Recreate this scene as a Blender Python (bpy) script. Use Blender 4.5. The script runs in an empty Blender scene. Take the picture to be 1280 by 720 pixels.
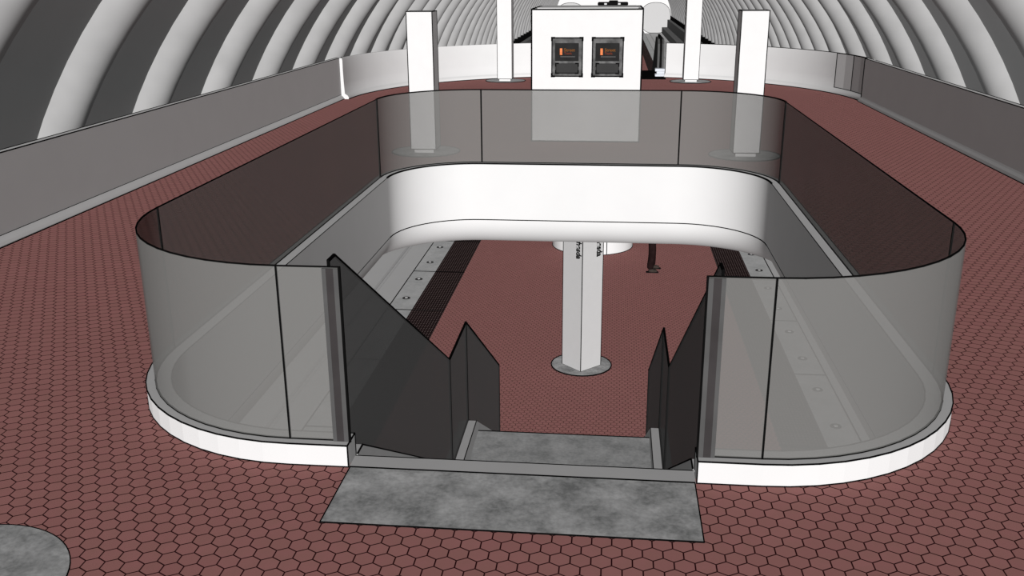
import bpy, bmesh, math, random
from mathutils import Vector, Matrix
random.seed(4)
S = bpy.context.scene
COL = S.collection
PI = math.pi
rad = math.radians

# ------------------------------------------------------------------ materials
def new_mat(name):
    m = bpy.data.materials.new(name); m.use_nodes = True
    nt = m.node_tree
    b = nt.nodes['Principled BSDF']
    b.inputs['Roughness'].default_value = 0.9
    b.inputs['Specular IOR Level'].default_value = 0.0
    return m, nt, b

ALB = .30        # the whole place is painted in mid tones under strong light
def plain(name, c, rough=0.9, spec=0.0, metal=0.0, var=0.03, scale=6.0):
    """one colour with a faint procedural unevenness"""
    m, nt, b = new_mat(name)
    b.inputs['Roughness'].default_value = rough
    b.inputs['Specular IOR Level'].default_value = spec
    b.inputs['Metallic'].default_value = metal
    if not isinstance(c, tuple): c = (c, c, c)
    c = tuple(x * ALB for x in c)
    n = nt.nodes.new('ShaderNodeTexNoise'); n.inputs['Scale'].default_value = scale
    g = nt.nodes.new('ShaderNodeNewGeometry')
    nt.links.new(g.outputs['Position'], n.inputs['Vector'])
    r = nt.nodes.new('ShaderNodeValToRGB')
    r.color_ramp.elements[0].color = tuple(x * (1 - var) for x in c) + (1,)
    r.color_ramp.elements[1].color = tuple(min(1, x * (1 + var)) for x in c) + (1,)
    r.color_ramp.elements[0].position = 0.3; r.color_ramp.elements[1].position = 0.7
    nt.links.new(n.outputs['Fac'], r.inputs['Fac'])
    nt.links.new(r.outputs['Color'], b.inputs['Base Color'])
    return m

class NB:
    """small helper to write node maths"""
    def __init__(s, nt): s.nt = nt
    def put(s, sock, v):
        if isinstance(v, bpy.types.NodeSocket): s.nt.links.new(v, sock)
        else: sock.default_value = v
    def m(s, op, a, b=0.0, c=None):
        n = s.nt.nodes.new('ShaderNodeMath'); n.operation = op
        s.put(n.inputs[0], a); s.put(n.inputs[1], b)
        if c is not None: s.put(n.inputs[2], c)
        return n.outputs[0]
    def mix(s, f, a, b):
        n = s.nt.nodes.new('ShaderNodeMix'); n.data_type = 'RGBA'
        s.put(n.inputs[0], f); s.put(n.inputs[6], a); s.put(n.inputs[7], b)
        return n.outputs[2]
    def pos(s):
        g = s.nt.nodes.new('ShaderNodeNewGeometry'); x = s.nt.nodes.new('ShaderNodeSeparateXYZ')
        s.nt.links.new(g.outputs['Position'], x.inputs[0])
        return g.outputs['Position'], x.outputs[0], x.outputs[1], x.outputs[2]
    def comb(s, x, y, z=0.0):
        n = s.nt.nodes.new('ShaderNodeCombineXYZ')
        s.put(n.inputs[0], x); s.put(n.inputs[1], y); s.put(n.inputs[2], z)
        return n.outputs[0]
    def noise(s, vec, scale, detail=2.0, rough=0.5):
        n = s.nt.nodes.new('ShaderNodeTexNoise')
        s.put(n.inputs['Vector'], vec); n.inputs['Scale'].default_value = scale
        n.inputs['Detail'].default_value = detail; n.inputs['Roughness'].default_value = rough
        return n.outputs['Fac']
    def white(s, vec):
        n = s.nt.nodes.new('ShaderNodeTexWhiteNoise'); n.noise_dimensions = '2D'
        s.put(n.inputs['Vector'], vec); return n.outputs['Value']
    def rng(s, v, a, b, c, d):
        n = s.nt.nodes.new('ShaderNodeMapRange')
        s.put(n.inputs[0], v)
        for i, k in enumerate((a, b, c, d)): n.inputs[i + 1].default_value = k
        return n.outputs[0]
    def hexgrid(s, X, Y, pitch):
        """distance to the hexagon edge (0 centre .. .5 edge) and cell id"""
        x = s.m('DIVIDE', X, pitch); y = s.m('DIVIDE', Y, pitch)
        R3 = math.sqrt(3)
        ax = s.m('SUBTRACT', s.m('FLOORED_MODULO', x, 1.0), .5)
        ay = s.m('SUBTRACT', s.m('FLOORED_MODULO', y, R3), R3 / 2)
        bx = s.m('SUBTRACT', s.m('FLOORED_MODULO', s.m('SUBTRACT', x, .5), 1.0), .5)
        by = s.m('SUBTRACT', s.m('FLOORED_MODULO', s.m('SUBTRACT', y, R3 / 2), R3), R3 / 2)
        da = s.m('ADD', s.m('MULTIPLY', ax, ax), s.m('MULTIPLY', ay, ay))
        db = s.m('ADD', s.m('MULTIPLY', bx, bx), s.m('MULTIPLY', by, by))
        k = s.m('LESS_THAN', da, db); nk = s.m('SUBTRACT', 1.0, k)
        gx = s.m('ADD', s.m('MULTIPLY', ax, k), s.m('MULTIPLY', bx, nk))
        gy = s.m('ADD', s.m('MULTIPLY', ay, k), s.m('MULTIPLY', by, nk))
        ix = s.m('SUBTRACT', x, gx); iy = s.m('SUBTRACT', y, gy)
        agx = s.m('ABSOLUTE', gx); agy = s.m('ABSOLUTE', gy)
        d = s.m('MAXIMUM', agx, s.m('ADD', s.m('MULTIPLY', agx, .5), s.m('MULTIPLY', agy, R3 / 2)))
        return d, ix, iy

def tile_mat():
    m, nt, b = new_mat('red_hexagon_tile'); n = NB(nt)
    P, X, Y, Z = n.pos()
    d, ix, iy = n.hexgrid(X, Y, 0.1045)
    line = n.rng(d, 0.452, 0.474, 0.0, 1.0)
    rnd = n.white(n.comb(n.m('ROUND', n.m('MULTIPLY', ix, 2.0)), n.m('ROUND', n.m('MULTIPLY', iy, 2.0))))
    ns = n.noise(P, 9.0, 3.0)
    c = n.mix(rnd, TILE_A, TILE_B)
    c = n.mix(n.rng(ns, .35, .65, 0, .55), c, TILE_C)
    c = n.mix(line, c, (.014, .0032, .004, 1))
    n.put(b.inputs['Base Color'], c)
    return m
TILE_A, TILE_B, TILE_C = [tuple(x * ALB for x in t) + (1,) for t in ((.635, .284, .272), (.69, .312, .298), (.60, .295, .262))]

def granite_mat(name, lo, hi, scale=2.6, joints=None):
    lo, hi = lo * ALB, hi * ALB
    m, nt, b = new_mat(name); n = NB(nt)
    P, X, Y, Z = n.pos()
    a = n.noise(P, scale, 7.0, .66)
    f = n.noise(P, scale * 9, 3.0, .6)
    v = n.m('ADD', n.m('MULTIPLY', a, .74), n.m('MULTIPLY', f, .26))
    c = n.mix(n.rng(v, .36, .64, 0, 1), (lo * .98, lo, lo, 1), (hi * .99, hi, hi, 1))
    if joints:
        y0, p = joints
        k = n.m('FLOORED_MODULO', n.m('SUBTRACT', Y, y0), p)
        k = n.m('LESS_THAN', n.m('MINIMUM', k, n.m('SUBTRACT', p, k)), .03)
        c = n.mix(k, c, (.02, .02, .02, 1))
    n.put(b.inputs['Base Color'], c)
    return m

def tactile_mat():
    m, nt, b = new_mat('dark_dotted_tactile_paving'); n = NB(nt)
    P, X, Y, Z = n.pos()
    p = .062
    x = n.m('SUBTRACT', n.m('FLOORED_MODULO', X, p), p / 2)
    y = n.m('SUBTRACT', n.m('FLOORED_MODULO', Y, p * 1.6), p * .8)
    d = n.m('SQRT', n.m('ADD', n.m('MULTIPLY', x, x), n.m('MULTIPLY', n.m('MULTIPLY', y, y), .45)))
    dot = n.m('LESS_THAN', d, .017)
    k = n.m('FLOORED_MODULO', n.m('SUBTRACT', Y, 14.72), 3.15)
    k = n.m('LESS_THAN', n.m('MINIMUM', k, n.m('SUBTRACT', 3.15, k)), .03)
    c = n.mix(dot, (.030*ALB, .018*ALB, .018*ALB, 1), (.25*ALB, .185*ALB, .18*ALB, 1))
    c = n.mix(k, c, (.004, .004, .004, 1))
    n.put(b.inputs['Base Color'], c)
    return m

def glass_mat(name, c, fac):
    m = bpy.data.materials.new(name); m.use_nodes = True
    nt = m.node_tree; nt.nodes.clear()
    o = nt.nodes.new('ShaderNodeOutputMaterial'); mx = nt.nodes.new('ShaderNodeMixShader')
    d = nt.nodes.new('ShaderNodeBsdfDiffuse'); t = nt.nodes.new('ShaderNodeBsdfTransparent')
    d.inputs[0].default_value = tuple(x * ALB for x in c) + (1,)
    n = NB(nt); P, X, Y, Z = n.pos()
    v = n.rng(n.noise(P, 1.1, 2.0), .3, .7, fac - .015, fac + .015)
    nt.links.new(v, mx.inputs[0]); nt.links.new(t.outputs[0], mx.inputs[1]); nt.links.new(d.outputs[0], mx.inputs[2])
    nt.links.new(mx.outputs[0], o.inputs[0])
    return m

M = {}
M['tile'] = tile_mat()
M['slab'] = granite_mat('mottled_grey_slab', .34, .92, 3.6)
M['landing'] = granite_mat('mottled_landing_slab', .40, .78, 3.0)
M['edge_granite'] = granite_mat('granite_platform_edge', .74, .98, 2.0, (14.72, 3.15))
M['tactile'] = tactile_mat()
M['white'] = plain('white_paint', .90, var=.01)
M['wall_white'] = plain('white_concrete', .88, var=.012, scale=2)
M['parapet'] = plain('grey_parapet_concrete', .95, var=.015, scale=2)
M['coffer'] = plain('dark_vault_concrete', .72, var=.02, scale=.8)
M['rib'] = plain('pale_vault_rib', .47, var=.06, scale=1.5)
M['black'] = plain('black_edge', .006, var=.1)
M['strip'] = plain('grey_stone_strip', .80, var=.02, scale=4)
M['string'] = plain('grey_stringer', .78, var=.02, scale=4)
M['track'] = plain('pale_trackbed', .92, var=.02, scale=.7)
M['steel'] = plain('rail_steel', .80, rough=.6)
M['pylon'] = plain('pylon_paint', .65, var=.01)
M['tunnel'] = plain('tunnel_grey', .62, var=.01)
M['walkway'] = plain('dark_walkway_concrete', .26, var=.05)
M['ledge'] = plain('shadow_black_ledge', .02, var=.2)
M['glass'] = glass_mat('grey_tinted_glass', (.222, .221, .214), .58)
M['dark_glass'] = glass_mat('dark_grey_stair_glass', (.215, .215, .215), .80)
M['frame'] = plain('brushed_grey_frame', .12, rough=.6, spec=.05, metal=0.0, var=.5, scale=9)
M['screen'] = plain('dark_screen', .028, var=.15)
M['keypad'] = plain('charcoal_panel', .052, var=.05)
M['orange'] = plain('orange_print', (.85, .26, .10), var=.2, scale=25)
M['amber'] = plain('amber_print', (.30, .11, .02), var=.2, scale=25)
M['rust'] = plain('rust_print', (.27, .05, .02), var=.2, scale=25)
M['lettering'] = plain('white_lettering', .25)
M['lens'] = plain('lamp_lens', .80)
M['lamp_ring'] = plain('lamp_ring', .07)
M['trouser'] = plain('dark_trousers', (.018, .010, .010), var=.3)
M['shoe'] = plain('dark_shoes', (.05, .04, .035), var=.3)
M['jacket'] = plain('dark_jacket', (.03, .03, .04), var=.2)
M['skin'] = plain('skin', (.55, .33, .24), var=.05)
M['hair'] = plain('dark_hair', (.02, .014, .01), var=.3)
M['balustrade'] = plain('grey_balustrade', .11, var=.05)
M['pale_steel'] = plain('pale_steel', (.78, .82, .88), var=.03)
M['strip_dark'] = plain('dark_show_through', (.055, .050, .051), var=.1)
M['strip_mid'] = plain('mid_show_through', .105, var=.08)
M['rubber'] = plain('black_rubber', .008, var=.2)

# ------------------------------------------------------------------ helpers
def link(name, bm, mat, parent=None, smooth=False):
    me = bpy.data.meshes.new(name)
    bmesh.ops.recalc_face_normals(bm, faces=bm.faces[:])
    bm.to_mesh(me); bm.free()
    me.materials.append(M[mat] if isinstance(mat, str) else mat)
    if smooth:
        for p in me.polygons: p.use_smooth = True
    o = bpy.data.objects.new(name, me); COL.objects.link(o)
    if parent is not None: o.parent = parent
    return o

def empty(name, loc=(0, 0, 0), rz=0.0):
    o = bpy.data.objects.new(name, None); COL.objects.link(o)
    o.location = loc; o.rotation_euler = (0, 0, rz); o.empty_display_size = .1
    return o

def tag(o, label, cat, group=None):
    o['label'] = label; o['category'] = cat
    if group: o['group'] = group
    return o

def struct(o):
    o['kind'] = 'structure'; return o

def copy_tree(o, parent=None):
    c = o.copy(); COL.objects.link(c)
    if parent is not None: c.parent = parent
    for ch in list(o.children): copy_tree(ch, c)
    return c

def box(bm, x0, x1, y0, y1, z0, z1):
    v = [bm.verts.new(p) for p in ((x0,y0,z0),(x1,y0,z0),(x1,y1,z0),(x0,y1,z0),(x0,y0,z1),(x1,y0,z1),(x1,y1,z1),(x0,y1,z1))]
    for f in ((0,3,2,1),(4,5,6,7),(0,1,5,4),(1,2,6,5),(2,3,7,6),(3,0,4,7)): bm.faces.new([v[i] for i in f])

def bevel_box(bm, x0, x1, y0, y1, z0, z1, w=.008, seg=2):
    t = bmesh.new(); box(t, x0, x1, y0, y1, z0, z1)
    bmesh.ops.bevel(t, geom=t.edges[:], offset=w, segments=seg, affect='EDGES', profile=.5)
    merge(bm, t)

def merge(bm, t):
    me = bpy.data.meshes.new('tmp'); t.to_mesh(me); t.free()
    bm.from_mesh(me); bpy.data.meshes.remove(me)

def bar(bm, a, b, w):
    """square bar of side w between two points"""
    a = Vector(a); b = Vector(b); d = b - a
    if d.length < 1e-6: return
    d.normalize()
    u = Vector((0, 0, 1)) if abs(d.z) < .9 else Vector((1, 0, 0))
    s = d.cross(u).normalized() * (w / 2); t = d.cross(s).normalized() * (w / 2)
    a = a - d * w * .5; b = b + d * w * .5
    v = [bm.verts.new(p) for p in (a+s+t, a-s+t, a-s-t, a+s-t, b+s+t, b-s+t, b-s-t, b+s-t)]
    for f in ((0,1,2,3),(7,6,5,4),(0,4,5,1),(1,5,6,2),(2,6,7,3),(3,7,4,0)): bm.faces.new([v[i] for i in f])

def polybar(bm, pts, w, closed=False):
    n = len(pts)
    for i in range(n if closed else n - 1): bar(bm, pts[i], pts[(i + 1) % n], w)

def box_edges(bm, x0, x1, y0, y1, z0, z1, w):
    for z in (z0, z1):
        polybar(bm, [(x0,y0,z),(x1,y0,z),(x1,y1,z),(x0,y1,z)], w, True)
    for x in (x0, x1):
        for y in (y0, y1): bar(bm, (x,y,z0), (x,y,z1), w)

def sweep(bm, path, prof, closed_prof=True, caps=True):
    """path: (x, y, nx, ny); prof: (offset along the normal, z)"""
    rings = []
    for x, y, nx, ny in path:
        rings.append([bm.verts.new((x + nx * o, y + ny * o, z)) for o, z in prof])
    n = len(prof)
    for a, b in zip(rings, rings[1:]):
        for i in range(n if closed_prof else n - 1):
            j = (i + 1) % n
            bm.faces.new((a[i], a[j], b[j], b[i]))
    if caps and closed_prof:
        bm.faces.new(rings[0]); bm.faces.new(rings[-1][::-1])

def off(path, o, z): return [(x + nx * o, y + ny * o, z) for x, y, nx, ny in path]

def disc(bm, cx, cy, z0, z1, r, seg=40, r2=None):
    r2 = r if r2 is None else r2
    a = [bm.verts.new((cx + r * math.cos(2*PI*i/seg), cy + r * math.sin(2*PI*i/seg), z0)) for i in range(seg)]
    b = [bm.verts.new((cx + r2 * math.cos(2*PI*i/seg), cy + r2 * math.sin(2*PI*i/seg), z1)) for i in range(seg)]
    bm.faces.new(a[::-1]); bm.faces.new(b)
    for i in range(seg):
        j = (i + 1) % seg; bm.faces.new((a[i], a[j], b[j], b[i]))

def prism_with_holes(bm, outer, holes, z0, z1, hole_walls=True):
    """horizontal slab from 2-D loops"""
    for z in (z0, z1):
        es = []
        for lp in [outer] + holes:
            vs = [bm.verts.new((p[0], p[1], z)) for p in lp]
            es += [bm.edges.new((vs[i], vs[(i + 1) % len(vs)])) for i in range(len(vs))]
        bmesh.ops.triangle_fill(bm, use_beauty=True, use_dissolve=False, edges=es)
    for lp in [outer] + (holes if hole_walls else []):
        a = [bm.verts.new((p[0], p[1], z0)) for p in lp]; b = [bm.verts.new((p[0], p[1], z1)) for p in lp]
        for i in range(len(lp)):
            j = (i + 1) % len(lp); bm.faces.new((a[i], a[j], b[j], b[i]))

def text_bm(body, size, depth=.002, bold=0.0):
    cu = bpy.data.curves.new('t', 'FONT'); cu.body = body; cu.size = size; cu.extrude = depth; cu.offset = bold
    ob = bpy.data.objects.new('t', cu); COL.objects.link(ob)
    dg = bpy.context.evaluated_depsgraph_get()
    me = bpy.data.meshes.new_from_object(ob.evaluated_get(dg))
    bm = bmesh.new(); bm.from_mesh(me)
    bpy.data.objects.remove(ob); bpy.data.curves.remove(cu); bpy.data.meshes.remove(me)
    return bm

# ------------------------------------------------------------------ numbers of the place (metres, camera above the origin)
CAM_H = 2.796
XC = -.4977
XM = -.47                  # centre line of platform and vault
GW, GF, GB = 2.783, 5.069, 14.387      # glass ring: half width, front, back
RF, RB = 1.37, 1.29        # front and back corner radii
GAP = 1.04                 # half width of the stair gap
ZC, ZT = .143, 1.243       # kerb top, glass top
ZLOW = -4.65               # platform
ZTR = -5.45                # trackbed
PL, PR = -6.817, 5.92      # inner faces of the parapets
ZP = 1.004
YP = 23.85
FCX, FCY, FR = -.36, 23.62, 6.36       # round end of the mezzanine
VR, VZ = 9.85, -3.92       # vault radius and centre height
YEND = 163.0
YST = -3.0
K = .585                   # slope of the stair

# ------------------------------------------------------------------ path of the glass ring, clockwise from the stair gap
def seg_line(a, b, n, k=1):
    return [(a[0] + (b[0]-a[0])*i/k, a[1] + (b[1]-a[1])*i/k, n[0], n[1]) for i in range(k + 1)]
def seg_arc(cx, cy, r, t0, t1, k=14):
    out = []
    for i in range(k + 1):
        t = rad(t0 + (t1 - t0) * i / k); out.append((cx + r*math.cos(t), cy + r*math.sin(t), math.cos(t), math.sin(t)))
    return out
XL, XR = XC - GW, XC + GW
SEGS = [
    seg_line((XC-GAP, GF), (XL+RF, GF), (0, -1)),
    seg_arc(XL+RF, GF+RF, RF, 270, 180),
    seg_line((XL, GF+RF), (XL, GB-RB), (-1, 0)),
    seg_arc(XL+RB, GB-RB, RB, 180, 90),
    seg_line((XL+RB, GB), (XR-RB, GB), (0, 1)),
    seg_arc(XR-RB, GB-RB, RB, 90, 0),
    seg_line((XR, GB-RB), (XR, GF+RF), (1, 0)),
    seg_arc(XR-RF, GF+RF, RF, 360, 270),
    seg_line((XR-RF, GF), (XC+GAP, GF), (0, -1)),
]
FULL = []
for s in SEGS:
    FULL += s if not FULL else s[1:]

# ------------------------------------------------------------------ setting: mezzanine floor, kerb, opening wall
def arc_pts(r, t0, t1, k):
    return [(FCX + r*math.cos(rad(t0+(t1-t0)*i/k)), FCY + r*math.sin(rad(t0+(t1-t0)*i/k))) for i in range(k+1)]
outer = [(PL-.02, YST), (PR+.02, YST), (PR+.02, FCY-.1)] + arc_pts(FR+.05, 0, 180, 40) + [(PL-.02, FCY-.1)]
hole = [(x + nx*.0, y + ny*.0) for x, y, nx, ny in FULL]
hole = [(XC-GAP, 5.06)] + hole[1:-1] + [(XC+GAP, 5.06)]
bm = bmesh.new(); prism_with_holes(bm, outer, [hole], -.62, 0.0, hole_walls=True)
struct(link('floor', bm, 'tile'))
big = [(x + nx*.70, y + ny*.70) for x, y, nx, ny in FULL]
bm = bmesh.new(); prism_with_holes(bm, outer, [[(XC-GAP, 4.37)] + big[1:-1] + [(XC+GAP, 4.37)]], -1.227, -1.16)
struct(link('ceiling_platform', bm, 'wall_white'))

bm = bmesh.new()
sweep(bm, FULL, [(.066, 0), (.066, ZC), (-.098, ZC), (-.098, -.02), (-.02, -.02)])
kerb = struct(link('trim_1', bm, 'wall_white'))
bm = bmesh.new()
lip = [(-.1, ZC-.01), (-.1, -.737)] + [(-.1 + .74 - .74*math.cos(rad(a)), -.737 - .49*math.sin(rad(a))) for a in range(6, 91, 6)] + [(.78, -1.227)]
flat = lip + [(.78, -1.17), (.10, -.70), (.0, -.66), (.0, ZC-.02)]
sweep(bm, FULL, flat)
ow = struct(link('wall_opening', bm, 'wall_white', smooth=True))
ow.data.set_sharp_from_angle(angle=rad(32))
bm = bmesh.new()
W1 = .009
polybar(bm, off(FULL, .066, ZC), .008); polybar(bm, off(FULL, .066, .003), .008)
polybar(bm, off(FULL, -.105, ZC), .006)
for e in (FULL[0], FULL[-1]):
    polybar(bm, [(e[0], e[1]-.066, .003), (e[0], e[1]-.066, ZC), (e[0], e[1]+.105, ZC), (e[0], e[1]+.105, .0)], .008)
link('edge_line', bm, 'black', kerb)
bm = bmesh.new()
BACKP = SEGS[3] + SEGS[4][1:] + SEGS[5][1:]
polybar(bm, off(BACKP, -.1, -.737), .014); polybar(bm, off(BACKP, -.1, ZC), .02)
for s in (SEGS[2], SEGS[6]): polybar(bm, off(s, -.1, -.737), .008)
link('edge_line', bm, 'black', ow)

# ------------------------------------------------------------------ glass panels round the opening
GL = [
    ('short flat glass panel at the left side of the stair entrance', None),
    ('curved glass panel rounding the near left corner of the opening', None),
    ('long flat glass panel along the left side of the opening', None),
    ('curved glass panel rounding the far left corner, in front of the left column', None),
    ('flat glass panel across the far side, in front of the white kiosk', None),
    ('curved glass panel rounding the far right corner, in front of the right column', None),
    ('long flat glass panel along the right side of the opening', None),
    ('curved glass panel rounding the near right corner of the opening', None),
    ('short flat glass panel at the right side of the stair entrance', None)]
for i, s in enumerate(SEGS):
    mid = s[len(s)//2]
    root = empty('glass_panel', (0, 0, 0))
    tag(root, GL[i][0], 'glass panel', 'glass balustrade panels around the stair opening')
    bm = bmesh.new(); sweep(bm, s, [(.005, ZC), (.005, ZT), (-.005, ZT), (-.005, ZC)])
    g = link('pane', bm, 'glass', root, smooth=True); g.data.set_sharp_from_angle(angle=rad(40))
    far = i in (3, 4, 5); w = .017 if far else .0095
    bm = bmesh.new(); polybar(bm, off(s, 0, ZT + w*.3), w); link('top_rim', bm, 'black', root)
    bm = bmesh.new(); polybar(bm, off(s, 0, ZC + .002), .020 if far else .0125); link('foot_seal', bm, 'black', root)
    bm = bmesh.new()
    e = s[-1] if i < 8 else s[-1]
    bar(bm, (e[0], e[1], ZC), (e[0], e[1], ZT), .022 if i in (2, 3, 4, 5) else .0125)
    if i == 0: bar(bm, (s[0][0], s[0][1], ZC), (s[0][0], s[0][1], ZT), .014)
    link('joint_seal', bm, 'black', root)
    if i in (0, 8):          # added opaque strips painted as the dark stair glass showing through the free end
        k = 1 if i == 0 else -1; ex = XC - k*GAP
        for q, (a, b, t_, mt) in enumerate(((.005, .032, .014, 'strip_mid'), (.032, .076, .012, 'strip_dark'), (.076, .10, .014, 'strip_mid'))):
            bm = bmesh.new(); xa, xb = sorted((ex - k*a, ex - k*b)); box(bm, xa, xb, GF - t_, GF + t_, ZC, ZT - .004)
            link('show_through_strip', bm, mt, root)

# ------------------------------------------------------------------ slab, threshold and stair
root = empty('entrance_slab', (XC, 4.7, 0))
tag(root, 'large mottled grey stone slab in the red floor before the stair', 'floor slab')
bm = bmesh.new(); box(bm, -1.03, 1.03, -.315, .30, -.03, .004); link('slab', bm, 'slab', root)
bm = bmesh.new(); polybar(bm, [(-1.03, -.315, .003), (1.03, -.315, .003), (1.03, .30, .003), (-1.03, .30, .003)], .007, True)
link('edge_line', bm, 'black', root)
root = empty('threshold_strip', (XC, 5.07, 0))
tag(root, 'narrow plain grey strip between the entrance slab and the top stair step', 'threshold')
bm = bmesh.new(); box(bm, -1.035, 1.035, -.065, .075, -.12, .006); link('strip', bm, 'strip', root)
bm = bmesh.new(); bar(bm, (-1.03, .075, .004), (1.03, .075, .004), .008); bar(bm, (-1.03, -.065, .004), (1.03, -.065, .004), .007)
link('edge_line', bm, 'black', root)

YA, YB_, YCc = 5.30, 9.07, 10.20       # stair nose, landing start, landing end
ZLS = -2.20                            # stringer top at the landing
YD = YCc + (ZLS - ZLOW) / K
PS = XC - 1.135, XC + 1.135            # planes of the stair glass
root = empty('staircase', (XC, 5.2, 0))
tag(root, 'stair with grey mottled landing going down from the mezzanine to the platform', 'staircase')
def loc(p): return (p[0] - XC, p[1] - 5.2, p[2])
ZLD = -2.40
bm = bmesh.new()
n1 = 14
pts = [(5.145, -.0)]
y = 5.145; z = 0.0
dz = -ZLD / n1; dy = (YB_ + .05 - 5.145) / n1
prof = [(5.145, -.35), (5.145, -.17)]
z = -.17
for i in range(n1 - 1):
    y += dy; prof.append((y, z)); z -= (-ZLD - .17) / (n1 - 1); prof.append((y, z))
prof.append((y + .02, ZLD)); prof.append((y + .02, ZLD - .3))
def prism_x(bm, prof, x0, x1):
    a = [bm.verts.new((x0, p[0] - 5.2, p[1])) for p in prof]; b = [bm.verts.new((x1, p[0] - 5.2, p[1])) for p in prof]
    bm.faces.new(a); bm.faces.new(b[::-1])
    for i in range(len(prof)):
        j = (i + 1) % len(prof); bm.faces.new((a[i], a[j], b[j], b[i]))
prism_x(bm, prof, -1.03, 1.03); link('upper_flight', bm, 'landing', root)
y1 = prof[-1][0]
bm = bmesh.new(); box(bm, -1.03, 1.03, y1 - 5.2, YCc + .14 - 5.2, ZLD - .25, ZLD); ld = link('landing', bm, 'landing', root)
bm = bmesh.new(); bar(bm, (-1.03, YCc + .14 - 5.2, ZLD), (1.03, YCc + .14 - 5.2, ZLD), .014); link('nosing_line', bm, 'black', ld)
n2 = 13; y = YCc + .14; z = ZLD
dz = (ZLD - ZLOW) / n2; dy = (YD - y + .1) / n2
prof = [(y, z - .3), ]
z -= dz; prof.append((y, z))
for i in range(n2 - 1):
    y += dy; prof.append((y, z)); z -= dz; prof.append((y, z))
prof.append((y, ZLOW - .0))
prism_x(bm := bmesh.new(), prof, -1.03, 1.03); link('lower_flight', bm, 'landing', root)
for sx in (-1, 1):
    top = [(5.18, .002), (YA, .002), (YB_, ZLS), (YCc, ZLS), (YD, ZLOW)]
    low = [(YD - .55, ZLOW), (YCc - .12, ZLS - .45), (YB_ - .12, ZLS - .45), (5.18, -.42)]
    bm = bmesh.new(); a, b = sorted((sx*1.03, sx*1.23)); prism_x(bm, top + low, a, b)
    st = link('stringer', bm, 'string', root)
    bm = bmesh.new()
    xi = sx * 1.03
    polybar(bm, [(xi, p[0]-5.2, p[1]) for p in top[:4]], .009)
    link('edge_line', bm, 'black', st)

def stair_panel(x, poly, label, w=.010):
    """glass fin standing on the stringer; poly = (y, z) outline"""
    o = empty('stair_side_panel', (x, poly[0][0], poly[0][1])); tag(o, label, 'stair glass panel', 'dark glass panels beside the stair')
    y0, z0 = poly[0]
    bm = bmesh.new()
    a = [bm.verts.new((-.007, p[0]-y0, p[1]-z0)) for p in poly]; b = [bm.verts.new((.007, p[0]-y0, p[1]-z0)) for p in poly]
    bm.faces.new(a); bm.faces.new(b[::-1])
    for i in range(len(poly)):
        j = (i+1) % len(poly); bm.faces.new((a[i], a[j], b[j], b[i]))
    link('pane', bm, 'dark_glass', o)
    bm = bmesh.new(); polybar(bm, [(0, p[0]-y0, p[1]-z0) for p in poly], w, True); link('edge_seal', bm, 'black', o)
HP = 1.245
for k, (x, side) in enumerate(((PS[0], 'left'), (PS[1], 'right'))):
    stair_panel(x, [(5.18, .004), (YA, .004), (YB_, ZLS), (YB_, ZLS+HP), (YA, 1.25), (5.18, 1.25)],
                'large dark glass panel sloping down beside the upper flight, %s of the stair' % side, .0155)
    stair_panel(x, [(YB_, ZLS), (YCc, ZLS), (YCc, ZLS+HP), (YB_, ZLS+HP)],
                'narrow dark glass panel beside the stair landing, %s of the stair' % side, .021)
    stair_panel(x, [(YCc, ZLS), (13.3, ZLS-(13.3-YCc)*K), (13.3, ZLS+HP-(13.3-YCc)*K), (YCc, ZLS+HP)],
                'dark pointed glass panel descending beyond the landing, %s of the stair' % side, .024)

# ------------------------------------------------------------------ parapets and the round end wall
def parapet(name, x, s, y0, y1):
    bm = bmesh.new()
    a, b = sorted((x, x + s*.11)); box(bm, a, b, y0, y1, -1.3, ZP)
    o = struct(link(name, bm, 'parapet'))
    bm = bmesh.new()
    for xx in (x, x + s*.11): bar(bm, (xx, y0, ZP), (xx, y1, ZP), .013)
    bar(bm, (x, y1, 0), (x, y1, ZP), .03)
    link('edge_line', bm, 'black', o)
    return o
parapet('wall_left', PL, -1, YST, YP)
o = parapet('wall_right', PR, 1, YST, YP)
for name, x, s in (('baseboard_left', PL, 1), ('baseboard_right', PR, -1)):
    bm = bmesh.new()
    pr = [(x, 0), (x + s*.075, 0), (x + s*.075, .02), (x + s*.055, .05), (x + s*.02, .085), (x, .11)]
    a = [bm.verts.new((p[0], YST, p[1])) for p in pr]; b = [bm.verts.new((p[0], YP, p[1])) for p in pr]
    bm.faces.new(a); bm.faces.new(b[::-1])
    for i in range(len(pr)):
        j = (i+1) % len(pr); bm.faces.new((a[i], a[j], b[j], b[i]))
    o = struct(link(name, bm, 'parapet'))
    bm = bmesh.new(); bar(bm, (x + s*.078, YST, .006), (x + s*.078, YP, .006), .012)
    if s > 0: bar(bm, (x + s*.004, YST, .11), (x + s*.004, YP, .11), .006)
    link('edge_line', bm, 'black', o)

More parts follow.
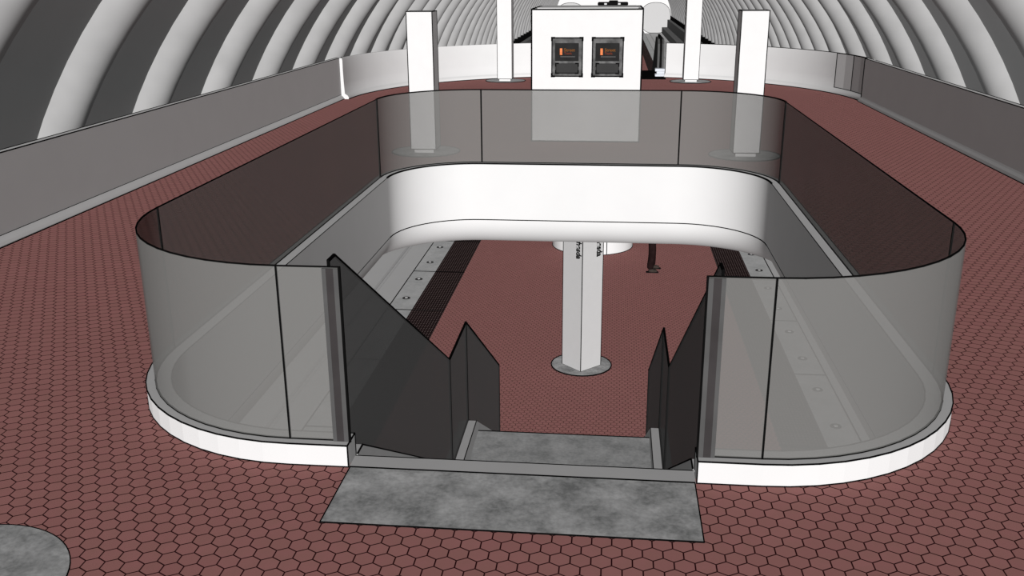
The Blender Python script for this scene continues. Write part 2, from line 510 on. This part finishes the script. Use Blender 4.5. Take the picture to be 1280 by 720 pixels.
XG0, XG1 = -2.4, 1.53
def far_path(t0, t1, k):
    return [(FCX + FR*math.cos(rad(t)), FCY + FR*math.sin(rad(t)), math.cos(rad(t)), math.sin(rad(t))) for t in [t0 + (t1-t0)*i/k for i in range(k+1)]]
tR = math.degrees(math.acos((XG1-FCX)/FR)); tL = math.degrees(math.acos((XG0-FCX)/FR))
prof = [(-.10, 0), (-.095, .045), (-.07, .085), (-.035, .11), (0, .14), (.012, .4), (.018, .7), (.016, .95), (.03, ZP), (.09, ZP), (.09, -1.3), (-.0, -1.3)]
for nm, t0, t1 in (('wall_far_right', 0, tR), ('wall_far_left', tL, 180)):
    bm = bmesh.new(); pth = far_path(t0, t1, 26); sweep(bm, pth, prof)
    o = struct(link(nm, bm, 'wall_white', smooth=True)); o.data.set_sharp_from_angle(angle=rad(60))
    bm = bmesh.new(); polybar(bm, off(pth, -.105, .008), .022)
    if nm.endswith('right'): polybar(bm, off(pth, .02, ZP+.004), .016)
    e = pth[-1] if nm.endswith('right') else pth[0]
    polybar(bm, [(e[0]-e[2]*.1, e[1]-e[3]*.1, 0), (e[0], e[1], .14), (e[0]+e[2]*.02, e[1]+e[3]*.02, ZP)], .02)
    link('edge_line', bm, 'black', o)
# access panel in the right end of the round wall
bm = bmesh.new()
ap = far_path(2.5, 18.5, 4)
sweep(bm, ap, [(-.012, .15), (-.012, ZP), (.02, ZP), (.02, .15)])
ap_o = tag(link('access_panel', bm, 'wall_white'), 'flat grey access panel outlined in black at the right end of the curved wall', 'access panel')
bm = bmesh.new()
polybar(bm, off(ap, -.014, .15), .015); polybar(bm, off(ap, -.014, ZP), .015)
for q in (ap[0], ap[2], ap[4]): bar(bm, (q[0]-q[2]*.014, q[1]-q[3]*.014, .15), (q[0]-q[2]*.014, q[1]-q[3]*.014, ZP), .022)
link('edge_line', bm, 'black', ap_o)

# ------------------------------------------------------------------ vault
TH0 = math.asin((-2.7 - VZ) / VR)
def vpt(t, r, y): return (XM + r*math.cos(t), y, VZ + r*math.sin(t))
bm = bmesh.new()
N = 64; ys = [YST + (YEND - YST)*i/20 for i in range(21)]
t0 = math.asin((ZTR - VZ) / VR)
rows = []
for yy in ys:
    rows.append([bm.verts.new(vpt(t0 + (PI - 2*t0)*i/N, VR, yy)) for i in range(N+1)])
for a, b in zip(rows, rows[1:]):
    for i in range(N): bm.faces.new((a[i], a[i+1], b[i+1], b[i]))
geo = bmesh.ops.solidify(bm, geom=bm.faces[:], thickness=-.4)
o = struct(link('ceiling', bm, 'coffer', smooth=True)); o.data.set_sharp_from_angle(angle=rad(50))
RIBR = .43
bm = bmesh.new(); N = 56; Q = 14; rows = []
for i in range(N+1):
    t = TH0 + (PI - 2*TH0)*i/N
    rows.append([bm.verts.new(vpt(t, VR + .03 - (RIBR + .03)*math.sin(PI*j/Q), -RIBR*math.cos(PI*j/Q))) for j in range(Q+1)])
for a, b in zip(rows, rows[1:]):
    for j in range(Q): bm.faces.new((a[j], a[j+1], b[j+1], b[j]))
    bm.faces.new((a[Q], a[0], b[0], b[Q]))
bm.faces.new(rows[0]); bm.faces.new(rows[-1][::-1])
rib = struct(link('trim_2', bm, 'rib', smooth=True)); rib.data.set_sharp_from_angle(angle=rad(60))
SP = 3.215
rib.location.y = 14.55 + RIBR - 4*SP
k = 1; yy = rib.location.y + SP; num = 3
while yy < YEND - 1:
    c = rib.copy(); COL.objects.link(c); c.name = 'trim_%d' % num; c.location.y = yy; yy += SP; num += 1
# ledge where the ribs spring, black to paint in the rib ends' shadow
for s, nm in ((-1, 'trim_%d' % num), (1, 'trim_%d' % (num+1))):
    xw = XM + s*VR*math.cos(TH0)
    bm = bmesh.new(); a, b = sorted((xw - s*.42, xw + s*.1)); box(bm, a, b, YST, YEND, -3.3, -2.7)
    struct(link(nm, bm, 'ledge'))
    bm = bmesh.new()
    a, b = sorted((XM + s*8.9, XM + s*9.83)); box(bm, a, b, YST, YEND, -4.5, -3.3)
    a, b = sorted((XM + s*8.05, XM + s*9.75)); box(bm, a, b, YST, YEND, ZTR - .1, -4.5)
    struct(link('wall_walkway_' + ('left' if s < 0 else 'right'), bm, 'walkway'))
num += 2
# end wall with two tunnel portals
def circ(cx, cz, r, zb, n=40):
    out = []
    for i in range(n):
        t = -PI/2 + 2*PI*i/n; c, q = math.cos(t), math.sin(t)
        sq = lambda a: math.copysign(abs(a)**.82, a)
        out.append((cx + r*sq(c), max(zb, cz + r*sq(q))))
    return out
TX = 6.95; TZ, TR = -3.05, 2.45
bm = bmesh.new()
arch = [(XM + VR*math.cos(t0 + (PI-2*t0)*i/40), VZ + VR*math.sin(t0 + (PI-2*t0)*i/40)) for i in range(41)]
holes = [circ(XM + s*TX, TZ, TR, ZTR + .02) for s in (-1, 1)]
prism_with_holes(bm, arch, holes, 0, .6)
bmesh.ops.rotate(bm, verts=bm.verts[:], cent=(0,0,0), matrix=Matrix.Rotation(PI/2, 3, 'X'))
bmesh.ops.translate(bm, verts=bm.verts[:], vec=(0, YEND + .6, 0))
struct(link('wall_end', bm, 'white'))
for s in (-1, 1):
    bm = bmesh.new(); lp = circ(XM + s*TX, TZ, TR, ZTR + .02)
    a = [bm.verts.new((p[0], YEND, p[1])) for p in lp]; b = [bm.verts.new((p[0], YEND + 1.2, p[1])) for p in lp]
    bm.faces.new(b)
    for i in range(len(lp)):
        j = (i+1) % len(lp); bm.faces.new((a[i], a[j], b[j], b[i]))
    o = struct(link('wall_tunnel_%s' % ('left' if s < 0 else 'right'), bm, 'tunnel'))
    bm = bmesh.new(); polybar(bm, [(p[0], YEND - .02, p[1]) for p in lp], .07, True); link('edge_line', bm, 'black', o)

# ------------------------------------------------------------------ platform, tracks
PH = 4.79; TI, TO = 3.40, 4.19
bm = bmesh.new(); box(bm, XM - TI, XM + TI, YST, YEND, ZLOW - .5, ZLOW)
struct(link('floor_platform', bm, 'tile'))
for s, nm in ((-1, 'left'), (1, 'right')):
    bm = bmesh.new(); a, b = sorted((XM + s*TI, XM + s*TO)); box(bm, a, b, YST, YEND, ZLOW - .5, ZLOW)
    struct(link('floor_tactile_%s' % nm, bm, 'tactile'))
    bm = bmesh.new(); a, b = sorted((XM + s*TO, XM + s*PH)); box(bm, a, b, YST, YEND, ZLOW - .5, ZLOW)
    o = struct(link('floor_edge_%s' % nm, bm, 'edge_granite'))
    bm = bmesh.new(); bar(bm, (XM + s*PH, YST, ZLOW), (XM + s*PH, YEND, ZLOW), .022); link('edge_line', bm, 'black', o)
    bm = bmesh.new(); a, b = sorted((XM + s*(PH-.3), XM + s*9.78)); box(bm, a, b, YST, YEND + 9, ZTR - .3, ZTR)
    struct(link('floor_track_%s' % nm, bm, 'track'))
    bm = bmesh.new(); a, b = sorted((XM + s*(PH-.35), XM + s*(PH-.28))); box(bm, a, b, YST, YEND, ZTR - .1, ZLOW - .5)
    struct(link('wall_track_%s' % nm, bm, 'coffer'))
    for xx, lab in ((6.03, 'nearer the platform'), (7.47, 'nearer the vault')):
        o = empty('running_rail', (XM + s*xx, 0, ZTR))
        tag(o, 'long dark steel rail on the %s trackbed, the one %s' % (nm, lab), 'rail', 'train rails below the mezzanine')
        bm = bmesh.new(); pr = [(-.07, 0), (.07, 0), (.07, .012), (.012, .035), (.012, .06), (.036, .068), (.036, .09), (-.036, .09), (-.036, .068), (-.012, .06), (-.012, .035), (-.07, .012)]
        sweep(bm, [(0, YST, 1, 0), (0, YEND, 1, 0)], pr); link('rail', bm, 'steel', o)

def edge_light(x, y, label):
    o = empty('platform_edge_light', (x, y, ZLOW)); tag(o, label, 'floor light', 'round lights set in the platform edges')
    bm = bmesh.new(); disc(bm, 0, 0, -.01, .012, .105, 28, .095); link('rim', bm, 'lamp_ring', o)
    bm = bmesh.new(); disc(bm, 0, 0, .006, .022, .040, 24, .034); link('lens', bm, 'lens', o)
ordn = ['first', 'second', 'third', 'fourth', 'fifth', 'sixth', 'seventh', 'eighth', 'ninth']
for i in range(4):
    edge_light(-4.97, 21.87 + 1.575*i, 'round floor light in the left platform edge, %s from the stair glass' % ordn[i])
for i in range(8):
    edge_light(4.02, 15.56 + 1.575*(i-0), 'round floor light in the right platform edge, %s from the near glass corner' % ordn[i])

# ------------------------------------------------------------------ white columns on the mezzanine
def make_column(fat=.014):
    o = empty('column', (0, 0, 0))
    bm = bmesh.new(); bevel_box(bm, -.215, .215, -.215, .215, .075, 2.335, .006, 1); sh = link('shaft', bm, 'white', o)
    bm = bmesh.new(); box_edges(bm, -.215, .215, -.215, .215, .075, 2.335, fat); link('edge_line', bm, 'black', sh)
    bm = bmesh.new(); box(bm, -.165, .165, -.165, .165, .008, .075); link('plinth', bm, 'white', o)
    bm = bmesh.new(); disc(bm, 0, 0, -.01, .009, .585, 48); bs = link('base_disc', bm, 'slab', o)
    bm = bmesh.new(); polybar(bm, [(.585*math.cos(2*PI*i/48), .585*math.sin(2*PI*i/48), .008) for i in range(48)], .016, True); link('rim_line', bm, 'black', bs)
    return o
colm = make_column()
CL = [(-3.205, 16.12, 'square white column on a grey disc behind the far left glass corner'),
      (2.20, 16.12, 'square white column on a grey disc behind the far right glass corner'),
      (-3.19, 28.4, 'white column farther back at the round end wall, left of the kiosk'),
      (2.20, 28.4, 'white column farther back at the round end wall, right of the kiosk')]
for i, (x, y, lab) in enumerate(CL):
    c = colm if i == 0 else copy_tree(colm)
    c.location = (x, y, 0); tag(c, lab, 'column', 'square white mezzanine columns')

root = empty('floor_disc', (-3.182, 3.626, 0))
tag(root, 'round mottled grey stone disc in the red floor, near left corner', 'floor disc')
bm = bmesh.new(); disc(bm, 0, 0, -.02, .005, .57, 64); link('disc', bm, 'slab', root)
bm = bmesh.new(); polybar(bm, [(.57*math.cos(2*PI*i/64), .57*math.sin(2*PI*i/64), .004) for i in range(64)], .006, True); link('rim_line', bm, 'black', root)

# ------------------------------------------------------------------ kiosk with two display units
KX0, KX1, KY0, KY1, KZ = -1.475, .475, 17.33, 19.4, 2.325
root = empty('kiosk', ((KX0+KX1)/2, KY0, 0))
tag(root, 'big plain white box kiosk behind the far glass panel, two display units on it', 'kiosk')
hw = (KX1-KX0)/2; dp = KY1-KY0
bm = bmesh.new(); bevel_box(bm, -hw, hw, 0, dp, 0, KZ, .006, 1); bd = link('body', bm, 'white', root)
bm = bmesh.new(); box_edges(bm, -hw, hw, 0, dp, .01, KZ, .026); link('edge_line', bm, 'black', bd)
bm = bmesh.new(); box(bm, -hw+.08, hw-.08, .25, dp-.08, KZ-.01, KZ+.02); link('roof_panel', bm, 'strip', root)

def display(x, label):
    o = empty('display_unit', (x, KY0, 1.18)); tag(o, label, 'display', 'wall display units on the kiosk front')
    w, h = .27, .665
    bm = bmesh.new()
    t = bmesh.new(); box(t, -w, w, -.07, 0, 0, h)
    bmesh.ops.bevel(t, geom=[e for e in t.edges if abs((e.verts[0].co - e.verts[1].co).normalized().y) > .9], offset=.03, segments=3, affect='EDGES', profile=.5)
    merge(bm, t); fr = link('frame', bm, 'frame', o)
    bm = bmesh.new(); polybar(bm, [(-w, -.07, 0), (w, -.07, 0), (w, -.07, h), (-w, -.07, h)], .02, True)
    for (cx, cz) in ((-w, 0), (w, 0), (-w, h), (w, h)):
        sx = 1 if cx < 0 else -1; sz = 1 if cz == 0 else -1
        bar(bm, (cx, -.072, cz), (cx, -.072, cz + sz*.04), .032); bar(bm, (cx, -.072, cz), (cx + sx*.04, -.072, cz), .032)
    link('edge_line', bm, 'black', fr)
    bm = bmesh.new(); bevel_box(bm, -.215, .205, -.078, -.06, .265, .575, .006, 1); sc = link('screen', bm, 'screen', o)
    bm = bmesh.new(); bevel_box(bm, -.13, -.085, -.083, -.077, .37, .485, .004, 1); link('logo', bm, 'orange', sc)
    bm = text_bm('Street', .078, .002)
    bmesh.ops.rotate(bm, verts=bm.verts[:], cent=(0,0,0), matrix=Matrix.Rotation(PI/2, 3, 'X'))
    bmesh.ops.translate(bm, verts=bm.verts[:], vec=(-.055, -.081, .432)); link('upper_lettering', bm, 'amber', sc)
    bm = text_bm('Tools', .06, .002)
    bmesh.ops.rotate(bm, verts=bm.verts[:], cent=(0,0,0), matrix=Matrix.Rotation(PI/2, 3, 'X'))
    bmesh.ops.translate(bm, verts=bm.verts[:], vec=(-.055, -.081, .38)); link('lower_lettering', bm, 'rust', sc)
    bm = bmesh.new(); box(bm, -.12, .14, -.081, -.077, .338, .344); link('thin_line', bm, 'lettering', sc)
    bm = bmesh.new(); bevel_box(bm, -.20, .20, -.088, -.06, .055, .225, .02, 3); kp = link('lower_panel', bm, 'keypad', o)
    bm = bmesh.new()
    for cx in (-.2, .2):
        for cz in (.055, .225):
            sx = 1 if cx < 0 else -1; sz = 1 if cz < .1 else -1
            bar(bm, (cx, -.088, cz), (cx + sx*.045, -.088, cz), .022); bar(bm, (cx, -.088, cz), (cx, -.088, cz + sz*.045), .022)
    bar(bm, (-.2, -.086, .055), (.2, -.086, .055), .012); bar(bm, (-.2, -.086, .055), (-.2, -.086, .225), .008); bar(bm, (.2, -.086, .055), (.2, -.086, .225), .008)
    link('edge_line', bm, 'black', kp)
display(-.838, 'left one of the two dark grey display units on the kiosk front')
display(-.124, 'right one of the two dark grey display units on the kiosk front')

root = empty('roof_unit', (-.06, 19.1, KZ + .0))
tag(root, 'small black unit standing on the back of the white kiosk roof', 'roof unit')
bm = bmesh.new(); bevel_box(bm, -.29, .29, -.1, .1, .02, .085, .015, 1); bevel_box(bm, -.08, .10, -.08, .08, .08, .115, .015, 1); link('housing', bm, 'rubber', root)
for x in (-.14, .12):
    bm = bmesh.new(); bevel_box(bm, x-.025, x+.025, -.108, -.095, .035, .065, .004, 1); link('lamp', bm, 'lens', root)

# ------------------------------------------------------------------ far landing plate and escalator end in the gap
root = empty('escalator', (XC, 29.0, 0))
tag(root, 'escalator end with dark floor plate in the gap of the round wall', 'escalator')
bm = bmesh.new(); box(bm, -1.9, 2.03, .0, 2.9, -.3, .012); link('floor_plate', bm, 'rubber', root)
for x in (-1.75, 1.90):
    bm = bmesh.new()
    pf = [(1.1, .0), (1.1, .75), (1.2, .95), (1.42, 1.08), (2.9, 1.08), (9.0, -2.4), (9.0, -3.5), (3.0, .0)]
    t = bmesh.new()
    a = [t.verts.new((x-.10, p[0], p[1])) for p in pf]; b = [t.verts.new((x+.10, p[0], p[1])) for p in pf]
    t.faces.new(a); t.faces.new(b[::-1])
    for i in range(len(pf)):
        j = (i+1) % len(pf); t.faces.new((a[i], a[j], b[j], b[i]))
    merge(bm, t); bl = link('balustrade', bm, 'balustrade', root)
    bm = bmesh.new(); polybar(bm, [(x, p[0]-.02, p[1]+.03) for p in pf[:6]], .07); link('handrail', bm, 'rubber', bl)
    bm = bmesh.new(); bevel_box(bm, x-.17, x+.17, .75, 1.1, .012, .085, .02, 2); bevel_box(bm, x-.12, x+.12, .8, 1.1, .08, .17, .02, 2); bevel_box(bm, x-.17, x+.17, .78, 1.1, .16, .245, .02, 2)
    link('newel_foot', bm, 'pale_steel', bl)
bm = bmesh.new()
for i in range(16):
    yy = 2.9 + .4*i; zz = -.2 - .2*i
    box(bm, -1.6, 1.78, yy, yy+.42, zz-.35, zz)
link('steps', bm, 'rubber', root)

# ------------------------------------------------------------------ platform pylon, drum
root = empty('station_pylon', (-.512, 17.98, ZLOW), rad(45))
tag(root, 'pale square pylon with black station name on the platform, seen through the opening', 'pylon')
h = .276
bm = bmesh.new(); bevel_box(bm, -h, h, -h, h, .0, 3.2, .006, 1); sh = link('shaft', bm, 'pylon', root)
bm = bmesh.new()
for p in ((-h, -h), (h, -h), (-h, h), (h, h)): bar(bm, (p[0], p[1], 0), (p[0], p[1], 3.2), .013)
polybar(bm, [(-h, -h, .005), (h, -h, .005), (h, h, .005), (-h, h, .005)], .013, True)
link('edge_line', bm, 'black', sh)
bm = bmesh.new(); disc(bm, 0, 0, -.01, .01, .61, 48); bs = link('base_disc', bm, 'slab', root)
bm = bmesh.new(); polybar(bm, [(.61*math.cos(2*PI*i/48), .61*math.sin(2*PI*i/48), .009) for i in range(48)], .02, True); link('rim_line', bm, 'black', bs)
for face in (0, 1):
    bm = text_bm('Bethesda', .20, .003, .007)
    for v in bm.verts: v.co.x *= .74
    xs = max(v.co.x for v in bm.verts)
    # read downwards: local x -> -z ; local y -> across the face
    for v in bm.verts:
        x, y_, d = v.co
        across = .105 + y_; zz = (2.325 + xs) - x
        v.co = Vector((across, -h - .002 - d, zz)) if face == 0 else Vector((-h - .002 - d, -across, zz))
    bmesh.ops.reverse_faces(bm, faces=bm.faces[:])
    link('station_name', bm, 'black', root)

root = empty('round_drum', (-.51, 27.3, ZLOW))
tag(root, 'white round drum standing on the platform behind the station pylon', 'drum')
bm = bmesh.new(); disc(bm, 0, 0, 0, 1.9, 1.18, 56); dr = link('drum', bm, 'white', root, smooth=True); dr.data.set_sharp_from_angle(angle=rad(50))
bm = bmesh.new(); bar(bm, (.43, -1.105, 0), (.43, -1.105, 1.9), .025)
polybar(bm, [(1.185*math.cos(2*PI*i/56), 1.185*math.sin(2*PI*i/56), .006) for i in range(56)], .018, True); link('seam_line', bm, 'black', dr)

# ------------------------------------------------------------------ person on the platform, walking to the right
def skin(name, verts, edges, radii, mat, parent, root_i=0, lv=2):
    me = bpy.data.meshes.new(name); me.from_pydata(verts, edges, [])
    o = bpy.data.objects.new(name, me); COL.objects.link(o)
    md = o.modifiers.new('s', 'SKIN'); md.use_smooth_shade = True; md.use_x_symmetry = False
    for i, r in enumerate(radii):
        sv = me.skin_vertices[0].data[i]; sv.radius = r if isinstance(r, tuple) else (r, r); sv.use_root = (i == root_i)
    sb = o.modifiers.new('d', 'SUBSURF'); sb.levels = lv; sb.render_levels = lv
    dg = bpy.context.evaluated_depsgraph_get()
    m2 = bpy.data.meshes.new_from_object(o.evaluated_get(dg))
    bpy.data.objects.remove(o); bpy.data.meshes.remove(me)
    m2.materials.clear(); m2.materials.append(M[mat]); m2.name = name
    for p in m2.polygons: p.use_smooth = True
    q = bpy.data.objects.new(name, m2); COL.objects.link(q); q.parent = parent
    return q
root = empty('person', (1.13, 24.72, ZLOW))
tag(root, 'person in dark trousers and dark shoes standing on the platform facing right', 'person')
# facing +x; left side of the body is +y
V = [(0,0,.95), (.0,.0,1.12), (.01,0,1.32), (.0,0,1.46), (.02,0,1.53),
     (0,.09,.90), (.03,.13,.50), (.03,.22,.09),
     (0,-.09,.90), (-.0,-.12,.50), (-.045,-.15,.09),
     (0,.19,1.43), (-.05,.24,1.17), (.10,.25,1.00),
     (0,-.19,1.43), (-.04,-.24,1.17), (.14,-.25,1.00),
     (.14,.22,.035), (.09,-.15,.035)]
Ed = [(0,1),(1,2),(2,3),(3,4),(0,5),(5,6),(6,7),(0,8),(8,9),(9,10),(3,11),(11,12),(12,13),(3,14),(14,15),(15,16),(7,17),(10,18)]
Rr = [(.10,.12),(.085,.11),(.09,.12),(.07,.075),.055,.07,.05,.034,.07,.05,.034,.045,.036,.032,.045,.036,.032,.03,.03]
skin('body', V, Ed, Rr, 'skin', root)
# trousers
skin('trousers', [(0,0,1.10),(0,0,.90),(.0,.09,.84),(.03,.13,.50),(.03,.22,.075),(0,-.09,.84),(0,-.12,.50),(-.045,-.15,.075)],
     [(0,1),(1,2),(2,3),(3,4),(1,5),(5,6),(6,7)], [(.125,.165),(.125,.16),.112,.098,.095,.112,.098,.095], 'trouser', root)
skin('jacket', [(0,0,.86),(0,0,1.08),(.01,0,1.32),(0,0,1.46),(0,.20,1.42),(-.05,.245,1.17),(.08,.25,1.02),(0,-.20,1.42),(-.04,-.245,1.17),(.12,-.25,1.02)],
     [(0,1),(1,2),(2,3),(3,4),(4,5),(5,6),(3,7),(7,8),(8,9)], [(.14,.18),(.125,.165),(.135,.185),(.10,.10),.072,.06,.048,.072,.06,.048], 'jacket', root)
for (sx, sy) in ((.03, .22), (-.045, -.15)):
    s_ = skin('shoe', [(sx-.045,sy,.05),(sx+.03,sy,.065),(sx+.12,sy,.042),(sx+.20,sy,.035)], [(0,1),(1,2),(2,3)], [(.062,.06),(.075,.06),(.055,.062),(.042,.055)], 'shoe', root)
    bm = bmesh.new(); bevel_box(bm, sx-.10, sx+.235, sy-.05, sy+.05, 0, .03, .01, 2); link('sole', bm, 'rubber', s_)
# head with face
bm = bmesh.new(); bmesh.ops.create_icosphere(bm, subdivisions=4, radius=1)
for v in bm.verts:
    x, y_, z = v.co
    nx, ny, nz = x*.098, y_*.076, z*.122
    if z < 0: nx *= 1 + .12*z*(1 if x < 0 else .2); ny *= 1 + .25*z
    f = math.exp(-((y_/.16)**2 + ((z+.12)/.2)**2)); nx += (.022*f if x > 0 else 0)      # nose
    f = math.exp(-(((abs(y_)-.36)/.15)**2 + ((z-.05)/.12)**2)); nx -= (.010*f if x > 0 else 0)   # eye sockets
    f = math.exp(-((y_/.35)**2 + ((z+.5)/.06)**2)); nx -= (.006*f if x > 0 else 0)      # mouth
    v.co = (nx + .035, ny, nz + 1.645)
hd = link('head', bm, 'skin', root, smooth=True)
for sy in (-1, 1):
    bm = bmesh.new(); bmesh.ops.create_uvsphere(bm, u_segments=12, v_segments=8, radius=1)
    for v in bm.verts: v.co = (v.co.x*.02 + .02, sy*.078 + v.co.y*.01, v.co.z*.033 + 1.64)
    link('ear', bm, 'skin', hd, smooth=True)
    bm = bmesh.new(); bmesh.ops.create_uvsphere(bm, u_segments=10, v_segments=8, radius=.011)
    for v in bm.verts: v.co = v.co + Vector((.116, sy*.028, 1.651))
    link('eye', bm, 'black', hd, smooth=True)
bm = bmesh.new(); bmesh.ops.create_icosphere(bm, subdivisions=4, radius=1)
bmesh.ops.delete(bm, geom=[v for v in bm.verts if v.co.z < -.25 or (v.co.x > .15 and v.co.z < .55)], context='VERTS')
for v in bm.verts: v.co = (v.co.x*.108 + .032, v.co.y*.086, v.co.z*.130 + 1.647)
link('hair', bm, 'hair', root, smooth=True)
# hands: palm and five fingers each
for (hx, sy) in ((.11, .25), (.15, -.25)):
    t = 1 if sy > 0 else -1
    V = [(hx,sy,1.015), (hx+.008,sy,0.965), (hx+.012,sy,0.930)]
    E_ = [(0,1),(1,2)]; R_ = [(.022,.03),(.018,.036),(.016,.036)]
    for q, (dx, ln) in enumerate(((.03,.062),(.010,.072),(-.010,.066),(-.03,.052))):
        a = len(V); V += [(hx+.012+dx, sy, 0.923), (hx+.016+dx, sy - t*.006, 0.923-ln*.55), (hx+.014+dx, sy - t*.022, 0.923-ln)]
        E_ += [(2,a),(a,a+1),(a+1,a+2)]; R_ += [.0095,.0088,.0075]
    a = len(V); V += [(hx+.035, sy - t*.012, 0.970), (hx+.052, sy - t*.024, 0.940), (hx+.054, sy - t*.03, 0.913)]
    E_ += [(1,a),(a,a+1),(a+1,a+2)]; R_ += [.012,.0105,.009]
    skin('hand', V, E_, R_, 'skin', root, 0, 1)

# ------------------------------------------------------------------ light
def sun(name, az, el, e, shadow=False, col=(1,1,1)):
    """az: direction the light comes from, degrees clockwise from behind the camera towards the right"""
    l = bpy.data.lights.new(name, 'SUN'); l.energy = e; l.angle = rad(6); l.use_shadow = shadow; l.color = col
    o = bpy.data.objects.new(name, l); COL.objects.link(o)
    a, b = rad(az), rad(el)
    d = Vector((math.sin(a)*math.cos(b), -math.cos(a)*math.cos(b), math.sin(b)))
    o.rotation_euler = d.to_track_quat('Z', 'Y').to_euler()
    return o
sun('key_light', 7.2, 12, PI*1.12/ALB, False, (1.0, .985, .98))
sun('fill_light', -96, 12, PI*.062/ALB)
sun('up_light', 0, -89, PI*.085/ALB)
w = bpy.data.worlds.new('World'); S.world = w; w.use_nodes = True
w.node_tree.nodes['Background'].inputs[0].default_value = (1, .99, .98, 1)
w.node_tree.nodes['Background'].inputs[1].default_value = .04/ALB

# ------------------------------------------------------------------ camera
cd = bpy.data.cameras.new('Camera'); cam = bpy.data.objects.new('Camera', cd); COL.objects.link(cam)
cd.sensor_width = 36; cd.lens = 1185.807/1280*36; cd.clip_start = .05; cd.clip_end = 500
cam.matrix_world = Matrix(((.9945145, -.0265665, .1011689, 0), (.1044343, .3064363, -.9461449, 0), (-.0058661, .9515204, .3075298, CAM_H), (0, 0, 0, 1)))
S.camera = cam
vs = S.view_settings
vs.view_transform = 'Standard'; vs.look = 'None'; vs.exposure = 0; vs.gamma = 1; vs.use_curve_mapping = False
